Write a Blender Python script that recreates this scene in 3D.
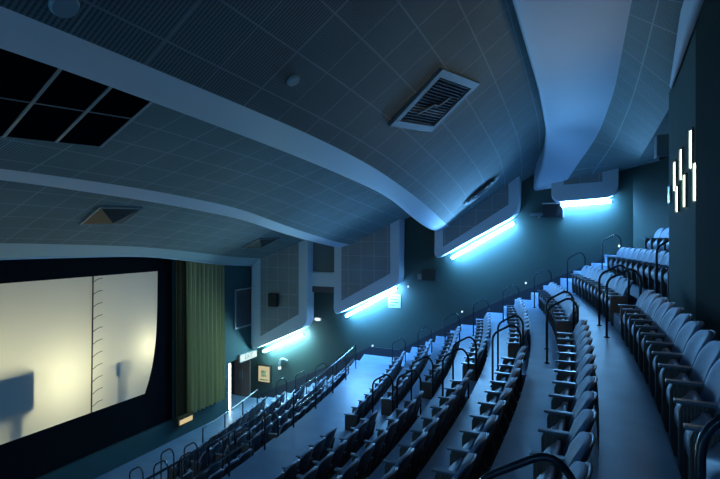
import bpy, bmesh, math, random
from mathutils import Vector, Matrix

random.seed(7)
for o in list(bpy.data.objects):
    bpy.data.objects.remove(o)
scene = bpy.context.scene
C = scene.collection
PI = math.pi

# ------------------------------------------------------------------ camera, world, exposure
CAMZ = 7.78                      # eye height above the lowest floor, in front of the screen
cam_d = bpy.data.cameras.new('camera')
cam = bpy.data.objects.new('camera', cam_d)
C.objects.link(cam)
cam.location = (0, 0, CAMZ)
YAW = math.radians(24.93)
cam.rotation_euler = (PI / 2, 0, YAW)
FPX = 486.5
cam_d.sensor_width = 36
cam_d.lens = 36 * FPX / 720
cam_d.shift_y = -2.4 / 720
cam_d.clip_start = 0.05
scene.camera = cam

world = bpy.data.worlds.new('world')
scene.world = world
world.use_nodes = True
world.node_tree.nodes['Background'].inputs[0].default_value = (0.12, 0.35, 0.52, 1)
world.node_tree.nodes['Background'].inputs[1].default_value = 3.2

vs = scene.view_settings
vs.view_transform = 'Standard'
vs.look = 'None'
vs.gamma = 1
vs.use_curve_mapping = False
vs.exposure = 0.5

TUBE_COL = (0.17, 0.50, 1.0)     # cold blue fluorescent tubes
TUBE_POW = 165.0
BACK_COL = (1.0, 0.92, 0.56)     # warm work lights behind the screen
BACK_POW = 55.0


def back_light(name, loc, power, size=0.25):
    d = bpy.data.lights.new(name, 'POINT')
    d.energy = power
    d.color = BACK_COL
    d.shadow_soft_size = size
    o = bpy.data.objects.new(name, d)
    C.objects.link(o)
    o.location = (loc[0], loc[1], loc[2] + CAMZ)


back_light('work_light', (-15.95, 9.7, -4.3), BACK_POW * 2.6, 0.4)
back_light('work_light', (-15.25, 12.9, -4.0), BACK_POW * 0.75)
back_light('work_light', (-16.0, 7.4, -3.3), BACK_POW * 0.9)

# ------------------------------------------------------------------ materials


def mat(name, col, rough=0.7, metal=0.0, bump=None, noise=None, spec=0.5):
    m = bpy.data.materials.new(name)
    m.use_nodes = True
    nt = m.node_tree
    b = nt.nodes['Principled BSDF']
    b.inputs['Base Color'].default_value = (*col, 1)
    b.inputs['Roughness'].default_value = rough
    b.inputs['Metallic'].default_value = metal
    b.inputs['Specular IOR Level'].default_value = spec
    tc = nt.nodes.new('ShaderNodeTexCoord')
    if noise:
        n = nt.nodes.new('ShaderNodeTexNoise')
        n.inputs['Scale'].default_value = noise[0]
        n.inputs['Detail'].default_value = 5
        nt.links.new(tc.outputs['Object'], n.inputs['Vector'])
        r = nt.nodes.new('ShaderNodeMix')
        r.data_type = 'RGBA'
        r.inputs[6].default_value = (*[c * (1 - noise[1]) for c in col], 1)
        r.inputs[7].default_value = (*[min(1, c * (1 + noise[1])) for c in col], 1)
        nt.links.new(n.outputs['Fac'], r.inputs[0])
        nt.links.new(r.outputs[2], b.inputs['Base Color'])
    if bump:
        n2 = nt.nodes.new('ShaderNodeTexNoise')
        n2.inputs['Scale'].default_value = bump[0]
        n2.inputs['Detail'].default_value = 3
        nt.links.new(tc.outputs['Object'], n2.inputs['Vector'])
        bp = nt.nodes.new('ShaderNodeBump')
        bp.inputs['Strength'].default_value = bump[1]
        bp.inputs['Distance'].default_value = 0.01
        nt.links.new(n2.outputs['Fac'], bp.inputs['Height'])
        nt.links.new(bp.outputs['Normal'], b.inputs['Normal'])
    return m


def mat_emit(name, col, strength):
    m = bpy.data.materials.new(name)
    m.use_nodes = True
    nt = m.node_tree
    nt.nodes.clear()
    e = nt.nodes.new('ShaderNodeEmission')
    e.inputs[0].default_value = (*col, 1)
    e.inputs[1].default_value = strength
    out = nt.nodes.new('ShaderNodeOutputMaterial')
    nt.links.new(e.outputs[0], out.inputs[0])
    return m


def mat_tiles(name, col, line, hole, tw, th, stripe):
    """perforated acoustic tiles: seams every tw x th metres, fine slots between (UV in metres)"""
    m = bpy.data.materials.new(name)
    m.use_nodes = True
    nt = m.node_tree
    b = nt.nodes['Principled BSDF']
    b.inputs['Roughness'].default_value = 0.75
    b.inputs['Specular IOR Level'].default_value = 0.3
    uv = nt.nodes.new('ShaderNodeUVMap')
    sx = nt.nodes.new('ShaderNodeSeparateXYZ')
    nt.links.new(uv.outputs[0], sx.inputs[0])

    def math_(op, a, bb=None):
        n = nt.nodes.new('ShaderNodeMath')
        n.operation = op
        for i, v in enumerate((a, bb)):
            if v is None:
                continue
            if isinstance(v, (int, float)):
                n.inputs[i].default_value = v
            else:
                nt.links.new(v, n.inputs[i])
        return n.outputs[0]

    def seam(o, w, lw):
        f = math_('FRACT', math_('DIVIDE', o, w))
        return math_('LESS_THAN', f, lw / w)
    s = math_('MAXIMUM', seam(sx.outputs[0], tw, 0.022), seam(sx.outputs[1], th, 0.022))
    st = math_('LESS_THAN', math_('FRACT', math_('DIVIDE', sx.outputs[0], stripe)), 0.45)
    st2 = math_('LESS_THAN', math_('FRACT', math_('DIVIDE', sx.outputs[1], stripe)), 0.93)
    st = math_('MULTIPLY', st, st2)
    mx = nt.nodes.new('ShaderNodeMix')
    mx.data_type = 'RGBA'
    mx.inputs[6].default_value = (*col, 1)
    mx.inputs[7].default_value = (*hole, 1)
    nt.links.new(st, mx.inputs[0])
    my = nt.nodes.new('ShaderNodeMix')
    my.data_type = 'RGBA'
    my.inputs[7].default_value = (*line, 1)
    nt.links.new(mx.outputs[2], my.inputs[6])
    nt.links.new(s, my.inputs[0])
    # uneven ageing of single tiles
    nz = nt.nodes.new('ShaderNodeTexNoise')
    nz.inputs['Scale'].default_value = 0.9
    nt.links.new(uv.outputs[0], nz.inputs['Vector'])
    mul = nt.nodes.new('ShaderNodeMix')
    mul.data_type = 'RGBA'
    mul.blend_type = 'MULTIPLY'
    mul.inputs[0].default_value = 0.35
    nt.links.new(my.outputs[2], mul.inputs[6])
    nt.links.new(nz.outputs['Fac'], mul.inputs[7])
    nt.links.new(mul.outputs[2], b.inputs['Base Color'])
    return m


def mat_ribs(name, col, scale, axis='X', strength=0.6):
    m = mat(name, col, 0.65)
    nt = m.node_tree
    b = nt.nodes['Principled BSDF']
    tc = nt.nodes.new('ShaderNodeTexCoord')
    w = nt.nodes.new('ShaderNodeTexWave')
    w.bands_direction = axis
    w.inputs['Scale'].default_value = scale
    nt.links.new(tc.outputs['Object'], w.inputs['Vector'])
    bp = nt.nodes.new('ShaderNodeBump')
    bp.inputs['Strength'].default_value = strength
    bp.inputs['Distance'].default_value = 0.008
    nt.links.new(w.outputs['Fac'], bp.inputs['Height'])
    nt.links.new(bp.outputs['Normal'], b.inputs['Normal'])
    return m


def mat_screen():
    m = bpy.data.materials.new('perforated_screen')
    m.use_nodes = True
    nt = m.node_tree
    nt.nodes.clear()
    d = nt.nodes.new('ShaderNodeBsdfDiffuse')
    d.inputs[0].default_value = (0.75, 0.77, 0.76, 1)
    t = nt.nodes.new('ShaderNodeBsdfTranslucent')
    t.inputs[0].default_value = (0.85, 0.87, 0.82, 1)
    mx = nt.nodes.new('ShaderNodeMixShader')
    mx.inputs[0].default_value = 0.5
    out = nt.nodes.new('ShaderNodeOutputMaterial')
    nt.links.new(d.outputs[0], mx.inputs[1])
    nt.links.new(t.outputs[0], mx.inputs[2])
    nt.links.new(mx.outputs[0], out.inputs[0])
    return m


M = {
    'wall': mat('teal_painted_wall', (0.031, 0.064, 0.056), 0.6, noise=(0.7, 0.18), bump=(9, 0.15)),
    'front': mat('dark_teal_wall', (0.035, 0.080, 0.085), 0.8, noise=(0.6, 0.15), spec=0.2),
    'booth': mat('grey_teal_booth_wall', (0.085, 0.13, 0.125), 0.9, noise=(0.8, 0.12), bump=(12, 0.1), spec=0.08),
    'booth_dark': mat('black_green_booth_wall', (0.025, 0.037, 0.032), 0.95, noise=(0.8, 0.15), spec=0.05),
    'black': mat('black_masking', (0.006, 0.007, 0.010), 0.95, spec=0.1),
    'black_panel': mat('black_recess_panel', (0.002, 0.004, 0.007), 0.95, spec=0.0),
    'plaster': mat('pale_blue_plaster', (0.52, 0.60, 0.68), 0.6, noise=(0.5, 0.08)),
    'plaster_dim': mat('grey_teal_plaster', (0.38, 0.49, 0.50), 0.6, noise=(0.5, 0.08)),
    'panel_frame': mat('pale_panel_frame', (0.72, 0.80, 0.84), 0.55),
    'carpet': mat('blue_grey_floor', (0.17, 0.27, 0.40), 0.42, noise=(1.6, 0.35), bump=(60, 0.12), spec=0.5),
    'stringer': mat('dark_base_board', (0.012, 0.018, 0.03), 0.6),
    'stair': mat('stair_carpet', (0.20, 0.29, 0.42), 0.55, noise=(2.0, 0.25), spec=0.3),
    'fabric': mat('pale_blue_seat_fabric', (0.27, 0.37, 0.55), 0.55, bump=(220, 0.25), noise=(3, 0.12)),
    'shell': mat('dark_seat_shell', (0.035, 0.045, 0.065), 0.4),
    'cushion': mat('seat_cushion_shell', (0.15, 0.21, 0.31), 0.42, noise=(8, 0.3)),
    'side': mat_ribs('ribbed_side_panel', (0.25, 0.32, 0.42), 14),
    'end': mat_ribs('brown_end_panel', (0.13, 0.105, 0.095), 14),
    'arm': mat('dark_arm_rest', (0.13, 0.17, 0.23), 0.3),
    'rail': mat('dark_rail_tube', (0.016, 0.024, 0.04), 0.25, metal=0.0),
    'rim': mat('pale_metal_rim', (0.35, 0.40, 0.42), 0.4, metal=0.6),
    'vent': mat('vent_metal', (0.17, 0.21, 0.22), 0.5),
    'dark': mat('dark_plastic', (0.012, 0.014, 0.018), 0.4),
    'curtain': mat('green_gold_curtain', (0.56, 0.48, 0.25), 0.55, noise=(1.2, 0.15)),
    'curtain_edge': mat('brown_curtain_edge', (0.10, 0.075, 0.035), 0.95, spec=0.05),
    'door': mat('brown_door', (0.20, 0.14, 0.12), 0.5, noise=(3, 0.15)),
    'frame_dark': mat('dark_frame', (0.03, 0.035, 0.03), 0.4),
    'poster_dark': mat('dark_poster', (0.035, 0.04, 0.05), 0.3, noise=(2.0, 0.6)),
    'white': mat('white_sign_face', (0.30, 0.34, 0.35), 0.4),
    'ink': mat('dark_ink', (0.03, 0.05, 0.08), 0.6),
    'screen': mat_screen(),
    'backstage': mat('pale_backstage_wall', (0.45, 0.45, 0.42), 0.8),
    'tiles': mat_tiles('ceiling_tiles', (0.25, 0.315, 0.30), (0.35, 0.42, 0.41), (0.115, 0.15, 0.15), 0.74, 0.62, 0.045),
    'wall_tiles': mat_tiles('panel_tiles', (0.46, 0.48, 0.47), (0.58, 0.60, 0.60), (0.30, 0.32, 0.32), 0.6, 0.6, 0.03),
    'tube': mat_emit('fluorescent_tube', TUBE_COL, TUBE_POW),
    'tube_green': mat_emit('greenish_fluorescent_tube', (0.32, 0.66, 0.80), TUBE_POW),
    'tube_fill': mat_emit('added_fill_tube', TUBE_COL, TUBE_POW * 0.15),  # for the added lamps out of view on the near wall
    'slot': mat_emit('lit_slot', (1.0, 0.90, 0.70), 8.0),
    'exit': mat_emit('lit_exit_sign', (0.80, 1.0, 0.95), 0.7),
    'poster_lit': mat_emit('lit_poster', (1.0, 0.88, 0.52), 0.38),
    'goldsign': mat_emit('lit_amber_sign', (1.0, 0.80, 0.42), 0.45),
    'lamp': mat_emit('small_lamp', (0.75, 0.92, 1.0), 1.0),
    'jamb_glow': mat_emit('lit_jamb', (0.80, 1.0, 1.0), 9.0),  # passage light on the jamb edge, put in as glow
}

# long vertical streaks in the curtain colour paint lit gold folds over dark green
_nt = M['curtain'].node_tree
_tc = [n for n in _nt.nodes if n.type == 'TEX_COORD'][0]
_nz = [n for n in _nt.nodes if n.type == 'TEX_NOISE'][0]
_mp = _nt.nodes.new('ShaderNodeMapping')
_mp.inputs['Scale'].default_value = (1.0, 1.0, 0.03)
_nt.links.new(_tc.outputs['Object'], _mp.inputs['Vector'])
_nt.links.new(_mp.outputs[0], _nz.inputs['Vector'])
_nz.inputs['Scale'].default_value = 7.0
_mx = [n for n in _nt.nodes if n.type == 'MIX'][0]
_mx.inputs[6].default_value = (0.10, 0.13, 0.06, 1)
_mx.inputs[7].default_value = (0.95, 0.80, 0.40, 1)

# ------------------------------------------------------------------ helpers


def V(x, y, z):
    """photograph-height coordinates (camera at 0) to world"""
    return Vector((x, y, z + CAMZ))


def link(name, bm, m, parent=None, smooth=False, loc=None, recalc=True):
    if recalc:
        bmesh.ops.recalc_face_normals(bm, faces=bm.faces[:])
    me = bpy.data.meshes.new(name)
    bm.to_mesh(me)
    bm.free()
    if isinstance(m, (list, tuple)):
        for k in m:
            me.materials.append(k)
    else:
        me.materials.append(m)
    if smooth:
        for p in me.polygons:
            p.use_smooth = True
    o = bpy.data.objects.new(name, me)
    C.objects.link(o)
    if parent:
        o.parent = parent
    if loc:
        o.location = loc
    return o


def tag(o, label, cat, group=None):
    o['label'] = label
    o['category'] = cat
    if group:
        o['group'] = group
    return o


def thing(name, label, cat, loc=(0, 0, 0), rz=0, group=None):
    o = bpy.data.objects.new(name, None)
    o.empty_display_size = 0.1
    C.objects.link(o)
    o.location = loc
    o.rotation_euler = (0, 0, rz)
    return tag(o, label, cat, group)


def struct(o):
    o['kind'] = 'structure'
    return o


def box(bm, lo, hi, bevel=0.0):
    r = bmesh.ops.create_cube(bm, size=1)
    vs_ = r['verts']
    for v in vs_:
        v.co = Vector([lo[i] + (v.co[i] + 0.5) * (hi[i] - lo[i]) for i in range(3)])
    if bevel:
        es = list({e for v in vs_ for e in v.link_edges})
        bmesh.ops.bevel(bm, geom=es, offset=bevel, segments=2, profile=0.6, affect='EDGES')
    return bm


def prism(bm, pts, a, b):
    """closed outline pts (list of 3-vectors at front), pushed by vector d to the back"""
    n = len(pts)
    f = [bm.verts.new(p) for p in pts]
    k = [bm.verts.new(Vector(p) + (Vector(b) - Vector(a))) for p in pts]
    bm.faces.new(f)
    bm.faces.new(list(reversed(k)))
    for i in range(n):
        bm.faces.new((f[i], f[(i + 1) % n], k[(i + 1) % n], k[i]))
    return bm


def tube(bm, pts, r, seg=8, cap=True):
    pts = [Vector(p) for p in pts]
    rings = []
    up = Vector((0, 0, 1))
    prev = None
    for i, p in enumerate(pts):
        t = (pts[min(i + 1, len(pts) - 1)] - pts[max(i - 1, 0)]).normalized()
        if prev is None:
            a = t.cross(up)
            if a.length < 0.05:
                a = t.cross(Vector((0, 1, 0)))
            a.normalize()
        else:
            a = (prev - t * prev.dot(t)).normalized()
        prev = a
        b = t.cross(a)
        rings.append([bm.verts.new(p + (a * math.cos(2 * PI * k / seg) + b * math.sin(2 * PI * k / seg)) * r)
                      for k in range(seg)])
    for i in range(len(rings) - 1):
        for k in range(seg):
            bm.faces.new((rings[i][k], rings[i][(k + 1) % seg], rings[i + 1][(k + 1) % seg], rings[i + 1][k]))
    if cap:
        bm.faces.new(rings[0])
        bm.faces.new(list(reversed(rings[-1])))
    return bm


def round_path(pts, r, n=5):
    """polyline with its corners rounded"""
    pts = [Vector(p) for p in pts]
    out = [pts[0]]
    for i in range(1, len(pts) - 1):
        a, b, c = pts[i - 1], pts[i], pts[i + 1]
        d1 = (a - b).normalized()
        d2 = (c - b).normalized()
        q = min(r, (a - b).length * 0.5, (c - b).length * 0.5)
        p0, p2 = b + d1 * q, b + d2 * q
        for k in range(n + 1):
            t = k / n
            out.append(p0 * (1 - t) ** 2 + b * 2 * t * (1 - t) + p2 * t ** 2)
    out.append(pts[-1])
    return out


def lerp_table(tab, y):
    if y <= tab[0][0]:
        d = tab[0][0] - y
        return (tab[0][1], tab[0][2] - 0.012 * d * d)
    for a, b in zip(tab, tab[1:]):
        if y <= b[0]:
            t = (y - a[0]) / (b[0] - a[0])
            return (a[1] + t * (b[1] - a[1]), a[2] + t * (b[2] - a[2]))
    return (tab[-1][1], tab[-1][2])


def smooth_table(tab, y, w=0.8):
    acc = [0, 0]
    ws = (-1, -0.5, 0, 0.5, 1)
    ww = w if y < 17.2 else max(0.12, w * (18.3 - y) / 1.1)
    for k in ws:
        p = lerp_table(tab, y + k * ww)
        acc[0] += p[0]
        acc[1] += p[1]
    return acc[0] / 5, acc[1] / 5


ORD = ['first', 'second', 'third', 'fourth', 'fifth', 'sixth', 'seventh', 'eighth', 'ninth', 'tenth', 'eleventh',
       'twelfth', 'thirteenth', 'fourteenth']

# ------------------------------------------------------------------ seating geometry: concentric arcs
CX, CY = 0.64 - 55.34, 6.18      # centre of the arcs
R1 = 55.34
FARW, NEARW = 19.2, -6.84        # side walls
FRONTX = -14.35                  # front wall
LOWZ = -7.78


def row_off(k):
    return -(k - 1) * 0.987


def row_z(k):
    return -1.78 - (k - 1) * 0.565 + 0.007 * (k - 1) * (k - 2) / 2


def arc(off, y):
    r = R1 + off
    return CX + math.sqrt(r * r - (y - CY) ** 2)


FOFF = [-8.2 - 0.93 * i for i in range(5)]
FZ = [-5.95, -6.40, -6.85, -7.25, -7.60]

# terraces: list of (offset from, offset to, z)
terr = []
for k in range(-1, 8):
    lo = row_off(k + 1) + 0.47 if k < 7 else -7.55
    hi = row_off(k) + 0.47 if k > -1 else 4.6
    terr.append((lo, hi, row_z(k)))
for i in range(5):
    hi = FOFF[i] + 0.47 if i else -7.55
    lo = FOFF[i + 1] + 0.47 if i < 4 else -12.35
    terr.append((lo, hi, FZ[i]))
terr.append((-18.0, -12.35, LOWZ))


def floor_z(x, y):
    off = math.hypot(x - CX, y - CY) - R1
    for lo, hi, z in terr:
        if lo <= off < hi:
            return z
    return LOWZ


ys = [NEARW + (FARW - NEARW) * i / 40 for i in range(41)]
bm = bmesh.new()
prevz = None
for lo, hi, z in terr:           # from the back down to the front
    a = [bm.verts.new(V(arc(hi, y), y, z)) for y in ys]
    b = [bm.verts.new(V(arc(lo, y), y, z)) for y in ys]
    for i in range(40):
        bm.faces.new((a[i], a[i + 1], b[i + 1], b[i]))
    if prevz:
        for i in range(40):
            bm.faces.new((prevz[i], prevz[i + 1], a[i + 1], a[i]))
    prevz = b
floor = struct(link('floor', bm, M['carpet'], recalc=False))

# stairs in the two radial aisles and along the far wall: half-height steps


def stair_flight(y0, y1):
    bm = bmesh.new()
    yy = [y0 + (y1 - y0) * i / 4 for i in range(5)]
    for (lo, hi, z), nxt in zip(terr[1:], terr):
        rise = nxt[2] - z
        n = max(1, round(rise / 0.29) - 1)
        for s in range(n):
            zt = z + rise * (n - s) / (n + 1)
            o1 = hi - 0.30 * s
            o0 = hi - 0.30 * (s + 1) - 0.12
            o0 = max(o0, lo)
            pts = [V(arc(o1 - 0.002, y), y, zt) for y in yy] + [V(arc(o0, y), y, zt) for y in reversed(yy)]
            prism(bm, pts, (0, 0, 0), (0, 0, -(zt - z) + 0.004))
    return struct(link('floor_stairs', bm, M['stair']))


stair_flight(9.72, 10.82)
stair_flight(1.50, 2.62)
stair_flight(17.05, 19.15)

# ------------------------------------------------------------------ walls


def quad_wall(name, pts, m, thick):
    bm = bmesh.new()
    prism(bm, pts, (0, 0, 0), thick)
    return struct(link(name, bm, m))


quad_wall('wall_far', [V(-17.5, FARW, LOWZ - 0.2), V(1.47, FARW, LOWZ - 0.2), V(1.47, FARW, 5), V(-17.5, FARW, 5)],
          M['wall'], (0, 0.3, 0))
quad_wall('wall_far_corner', [V(1.47, FARW, -3), V(4.4, 17.2, -3), V(4.4, 17.2, 5), V(1.47, FARW, 5)], M['wall'],
          (0.15, 0.25, 0))
quad_wall('wall_back', [V(4.4, 17.6, -3), V(4.4, NEARW, -3), V(4.4, NEARW, 5), V(4.4, 17.6, 5)], M['wall'], (0.3, 0, 0))
quad_wall('wall_near', [V(-10.2, NEARW, -7.0), V(4.4, NEARW, -4.0), V(4.4, NEARW, 5), V(-10.2, NEARW, 5)], M['wall'], (0, -0.3, 0))

# front wall with the screen opening and the exit opening (both real holes)
SY0, SY1 = -1.6, 13.95           # opening behind the curtain edge
for nm, lo_, hi_ in (('wall_front', (SY1, LOWZ), (17.1, 3)),          # curtain and frame wall
                     ('wall_front', (17.1, -5.55), (FARW, 3)),       # over the exit
                     ('wall_front', (NEARW, LOWZ), (SY0, 3)),
                     ('wall_stage_front', (SY0, LOWZ), (SY1, -7.0))):  # under the screen
    bm = bmesh.new()
    box(bm, V(FRONTX - 0.25, *lo_), V(FRONTX, *hi_))
    struct(link(nm, bm, M['front']))
# backstage chamber, closed all round
bm = bmesh.new()
box(bm, V(-19.0, SY0 - 1.2, LOWZ), V(-18.8, SY1 + 1.0, 3))
box(bm, V(-18.8, SY0 - 1.4, LOWZ), V(FRONTX - 0.25, SY0 - 1.2, 3))
box(bm, V(-18.8, SY1 + 0.8, LOWZ), V(FRONTX - 0.25, SY1 + 1.0, 3))
box(bm, V(-18.8, SY0 - 1.2, 2.8), V(FRONTX - 0.25, SY1 + 0.8, 3))
struct(link('wall_backstage', bm, M['backstage']))
bm = bmesh.new()
box(bm, V(-18.8, SY0 - 1.2, -7.2), V(FRONTX - 0.25, SY1 + 0.8, -7.0))
struct(link('floor_backstage', bm, M['black']))

# end of the exit passage
bm = bmesh.new()
box(bm, V(-17.6, 16.9, LOWZ), V(-17.4, FARW, 0))
box(bm, V(-17.4, 16.85, LOWZ), V(FRONTX - 0.25, 17.1, 0))
box(bm, V(-17.4, 17.1, -5.4), V(FRONTX - 0.25, FARW, -5.2))
struct(link('wall_exit_passage', bm, M['wall']))

# projection booth
BX = 1.35
bm = bmesh.new()
box(bm, V(BX, 2.1, -2.2), V(4.39, 10.27, 4.6))
struct(link('wall_booth', bm, M['booth']))
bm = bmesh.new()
box(bm, V(BX - 0.025, 2.2, -2.0), V(BX - 0.001, 7.78, 4.5))  # thin darker sheet over the nearer part of the booth wall
struct(link('wall_booth_dark_part', bm, M['booth_dark']))

# dark base boards that climb the far wall with the stairs
pts = []
low = []
for px_, pz_ in ((-14.2, LOWZ), (-14.0, LOWZ), (-9.35, -5.55), (-8.45, -5.06), (-7.1, -5.06), (-5.85, -4.33), (-2.95, -2.72), (1.05, -0.85), (1.46, -0.66)):
    pts.append((px_, pz_ + 0.34))
    low.append((px_, pz_ - 0.6))
bm = bmesh.new()
outline = [V(x, FARW - 0.05, z) for x, z in pts] + [V(x, FARW - 0.05, z) for x, z in reversed(low)]
for i in range(len(pts) - 1):
    prism(bm, [V(pts[i][0], FARW - 0.05, pts[i][1]), V(pts[i + 1][0], FARW - 0.05, pts[i + 1][1]),
               V(low[i + 1][0], FARW - 0.05, low[i + 1][1]), V(low[i][0], FARW - 0.05, low[i][1])], (0, 0, 0), (0, 0.049, 0))
struct(link('baseboard_far', bm, M['stringer']))

# ------------------------------------------------------------------ ceiling: four sagging sections, each ending in a pale bullnose
LIP = {
    1: [(2, -0.8, 3.2), (11.3, -0.87, 3.2), (15.6, -1.01, 3.2), (16.9, -1.10, 3.15), (17.7, -1.2, 2.75), (18.1, -1.35, 2.3), (18.5, -1.55, 1.86), (19.2, -1.7, 1.72)],
    2: [(2.5, -4.6, 1.65), (3.55, -4.6, 1.61), (4.91, -4.6, 1.55), (7.16, -4.63, 1.44), (9.32, -4.69, 1.31), (11.78, -4.78, 1.12),
        (13.17, -4.86, 0.92), (14.58, -4.94, 0.62), (16.5, -5.07, 0.33), (17.6, -5.15, 0.24), (19.2, -5.27, 0.20)],
    3: [(4.85, -8.9, 0.97), (6.43, -8.92, 0.89), (8.27, -8.96, 0.79), (11.29, -9.07, 0.53), (13.06, -9.17, 0.22), (15.43, -9.32, -0.13),
        (18.26, -9.56, -0.44), (19.2, -9.65, -0.48)],
    4: [(7.42, -13.64, -0.55), (9.74, -13.7, -0.58), (11.83, -13.79, -0.62), (13.11, -13.85, -0.74), (14.27, -13.92, -0.9), (16.17, -14.05, -1.14), (19.2, -14.3, -1.38)],
}
BOR = {
    1: [(2, 0.6, 3.45), (12.7, 0.6, 3.4), (15.5, 0.45, 3.30), (16.6, 0.3, 3.02), (17.6, -0.1, 2.65), (18.5, -0.58, 2.03), (19.2, -0.75, 1.85)],
    2: [(2.07, -3.8, 1.66), (4.06, -3.8, 1.62), (6.48, -3.83, 1.57), (8.78, -3.91, 1.45), (10.16, -3.98, 1.32), (12.95, -4.18, 1.03),
        (15.52, -4.43, 0.72), (17.05, -4.61, 0.52), (19.2, -4.9, 0.42)],
    3: [(4.41, -8.1, 1.05), (5.77, -8.11, 1.02), (7.54, -8.16, 0.96), (10.32, -8.29, 0.76), (11.97, -8.4, 0.47), (14.23, -8.6, 0.14), (17.01, -8.91, -0.2), (19.2, -9.2, -0.36)],
    4: [(6.99, -12.84, -0.14), (9.18, -12.92, -0.22), (10.94, -13.01, -0.29), (12.41, -13.11, -0.41), (14.14, -13.24, -0.6), (16.81, -13.51, -0.88), (19.2, -13.8, -1.02)],
}
REAR = {
    1: [(2, 1.42, 3.3), (7.5, 1.42, 3.15), (9.4, 1.42, 2.62), (10.4, 1.42, 2.45), (13, 1.45, 2.42), (18.5, 1.5, 2.44), (19.2, 1.5, 2.40)],
    2: [(2, -0.45, 3.95), (15.6, -0.65, 3.95), (18, -0.8, 3.5), (19.2, -1.0, 2.8)],
    3: [(2, -4.25, 2.35), (9, -4.35, 2.1), (13, -4.5, 1.8), (19.2, -4.9, 1.65)],
    4: [(2, -8.5, 1.75), (8, -8.6, 1.55), (13, -8.8, 1.05), (19.2, -9.25, 0.6)],
}
NY = 66
yc = [NEARW + (FARW - NEARW) * i / NY for i in range(NY + 1)]
# finer towards the far wall where the ceiling curls down
yc = sorted(set([round(v, 4) for v in yc] + [18.55, 18.75, 18.9, 19.0, 19.1]))


def sec_pt(n, y, t):
    """t = 0 at the lip, 1 at the border edge, 2 at the rear edge"""
    a, b, c = (smooth_table(tb[n], y) for tb in (LIP, BOR, REAR))
    if t <= 1:
        p, q, s = a, b, t
    else:
        p, q, s = b, c, t - 1
    return V(p[0] + (q[0] - p[0]) * s, y, p[1] + (q[1] - p[1]) * s)


def grid(bm, rows, uvf=None):
    uvl = bm.loops.layers.uv.verify() if uvf else None
    vv = [[bm.verts.new(p) for p in r] for r in rows]
    for i in range(len(vv) - 1):
        for j in range(len(vv[0]) - 1):
            f = bm.faces.new((vv[i][j], vv[i][j + 1], vv[i + 1][j + 1], vv[i + 1][j]))
            if uvf:
                for l, (a, b) in zip(f.loops, ((i, j), (i, j + 1), (i + 1, j + 1), (i + 1, j))):
                    l[uvl].uv = uvf(a, b)


for n in (1, 2, 3, 4):
    NT = 8
    rows = [[sec_pt(n, y, 1 + j / NT) for j in range(NT + 1)] for y in yc]
    mid = rows[len(rows) // 2]
    ln = [0]
    for a, b in zip(mid, mid[1:]):
        ln.append(ln[-1] + (b - a).length)
    bm = bmesh.new()
    grid(bm, rows, lambda i, j: (yc[i] + 10.0, ln[j] + 0.3))
    sec = struct(link('ceiling', bm, M['tiles'], smooth=True, recalc=False))
    rows = []
    for y in yc:
        r = [sec_pt(n, y, 1.0 - j / 4) for j in range(5)]
        l = r[-1]
        r += [l + Vector((-0.05, 0, 0.015)), l + Vector((-0.085, 0, 0.06)), l + Vector((-0.09, 0, 0.12)),
              Vector((l.x - 0.05, y, max(l.z + 1.1, 0)))]
        rows.append(r)
    bm = bmesh.new()
    grid(bm, rows)
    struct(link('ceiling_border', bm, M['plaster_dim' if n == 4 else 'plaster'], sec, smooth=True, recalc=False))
    if n == 4:
        bm = bmesh.new()
        tube(bm, [sec_pt(n, y, 0) + Vector((-0.03, 0, -0.01)) for y in yc if y < 19.1], 0.03, 6)
        struct(link('ceiling_edge_trim', bm, M['plaster'], sec, smooth=True))
# ceiling behind the front section, back to the rear wall, and a closed lid above everything
rows = [[V(smooth_table(REAR[1], y)[0], y, smooth_table(REAR[1], y)[1]), V(2.4, y, smooth_table(REAR[1], y)[1] + 0.12),
         V(4.45, y, smooth_table(REAR[1], y)[1] + 0.3)] for y in yc]
bm = bmesh.new()
grid(bm, rows, lambda i, j: (yc[i], j * 1.3))
struct(link('ceiling', bm, M['tiles'], smooth=True, recalc=False))
bm = bmesh.new()
box(bm, V(-17.5, NEARW, 5.0), V(4.7, FARW + 0.3, 5.2))
struct(link('ceiling_roof', bm, M['black']))
# pale cove strip where the ceiling runs down the booth wall
bm = bmesh.new()
rows = []
for y in [2.2 + 0.4 * i for i in range(20)]:
    z = smooth_table(REAR[1], y)[1]
    q = max(0.08, min(1, (10.2 - y) / 2.4))
    rows.append([V(BX - 0.03 - 0.16 * q, y, z + 0.02), V(BX - 0.03 - 0.09 * q, y, z - 0.06 * q), V(BX - 0.028, y, z - 0.20 * q), V(BX - 0.028, y, z + 0.05)])
grid(bm, rows)
struct(link('trim_1', bm, M['plaster'], smooth=True, recalc=False))

# ------------------------------------------------------------------ wall panels with tubes
PFY = 18.6                       # front plane of the far panels


def fillet(pts, rr, n=5):
    out = []
    N = len(pts)
    for i in range(N):
        a, b, c = Vector(pts[i - 1]), Vector(pts[i]), Vector(pts[(i + 1) % N])
        r = rr[i]
        if r <= 0:
            out.append(b)
            continue
        d1, d2 = (a - b).normalized(), (c - b).normalized()
        p0, p2 = b + d1 * r, b + d2 * r
        for k in range(n + 1):
            t = k / n
            out.append(p0 * (1 - t) ** 2 + b * 2 * t * (1 - t) + p2 * t ** 2)
    return out


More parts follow.
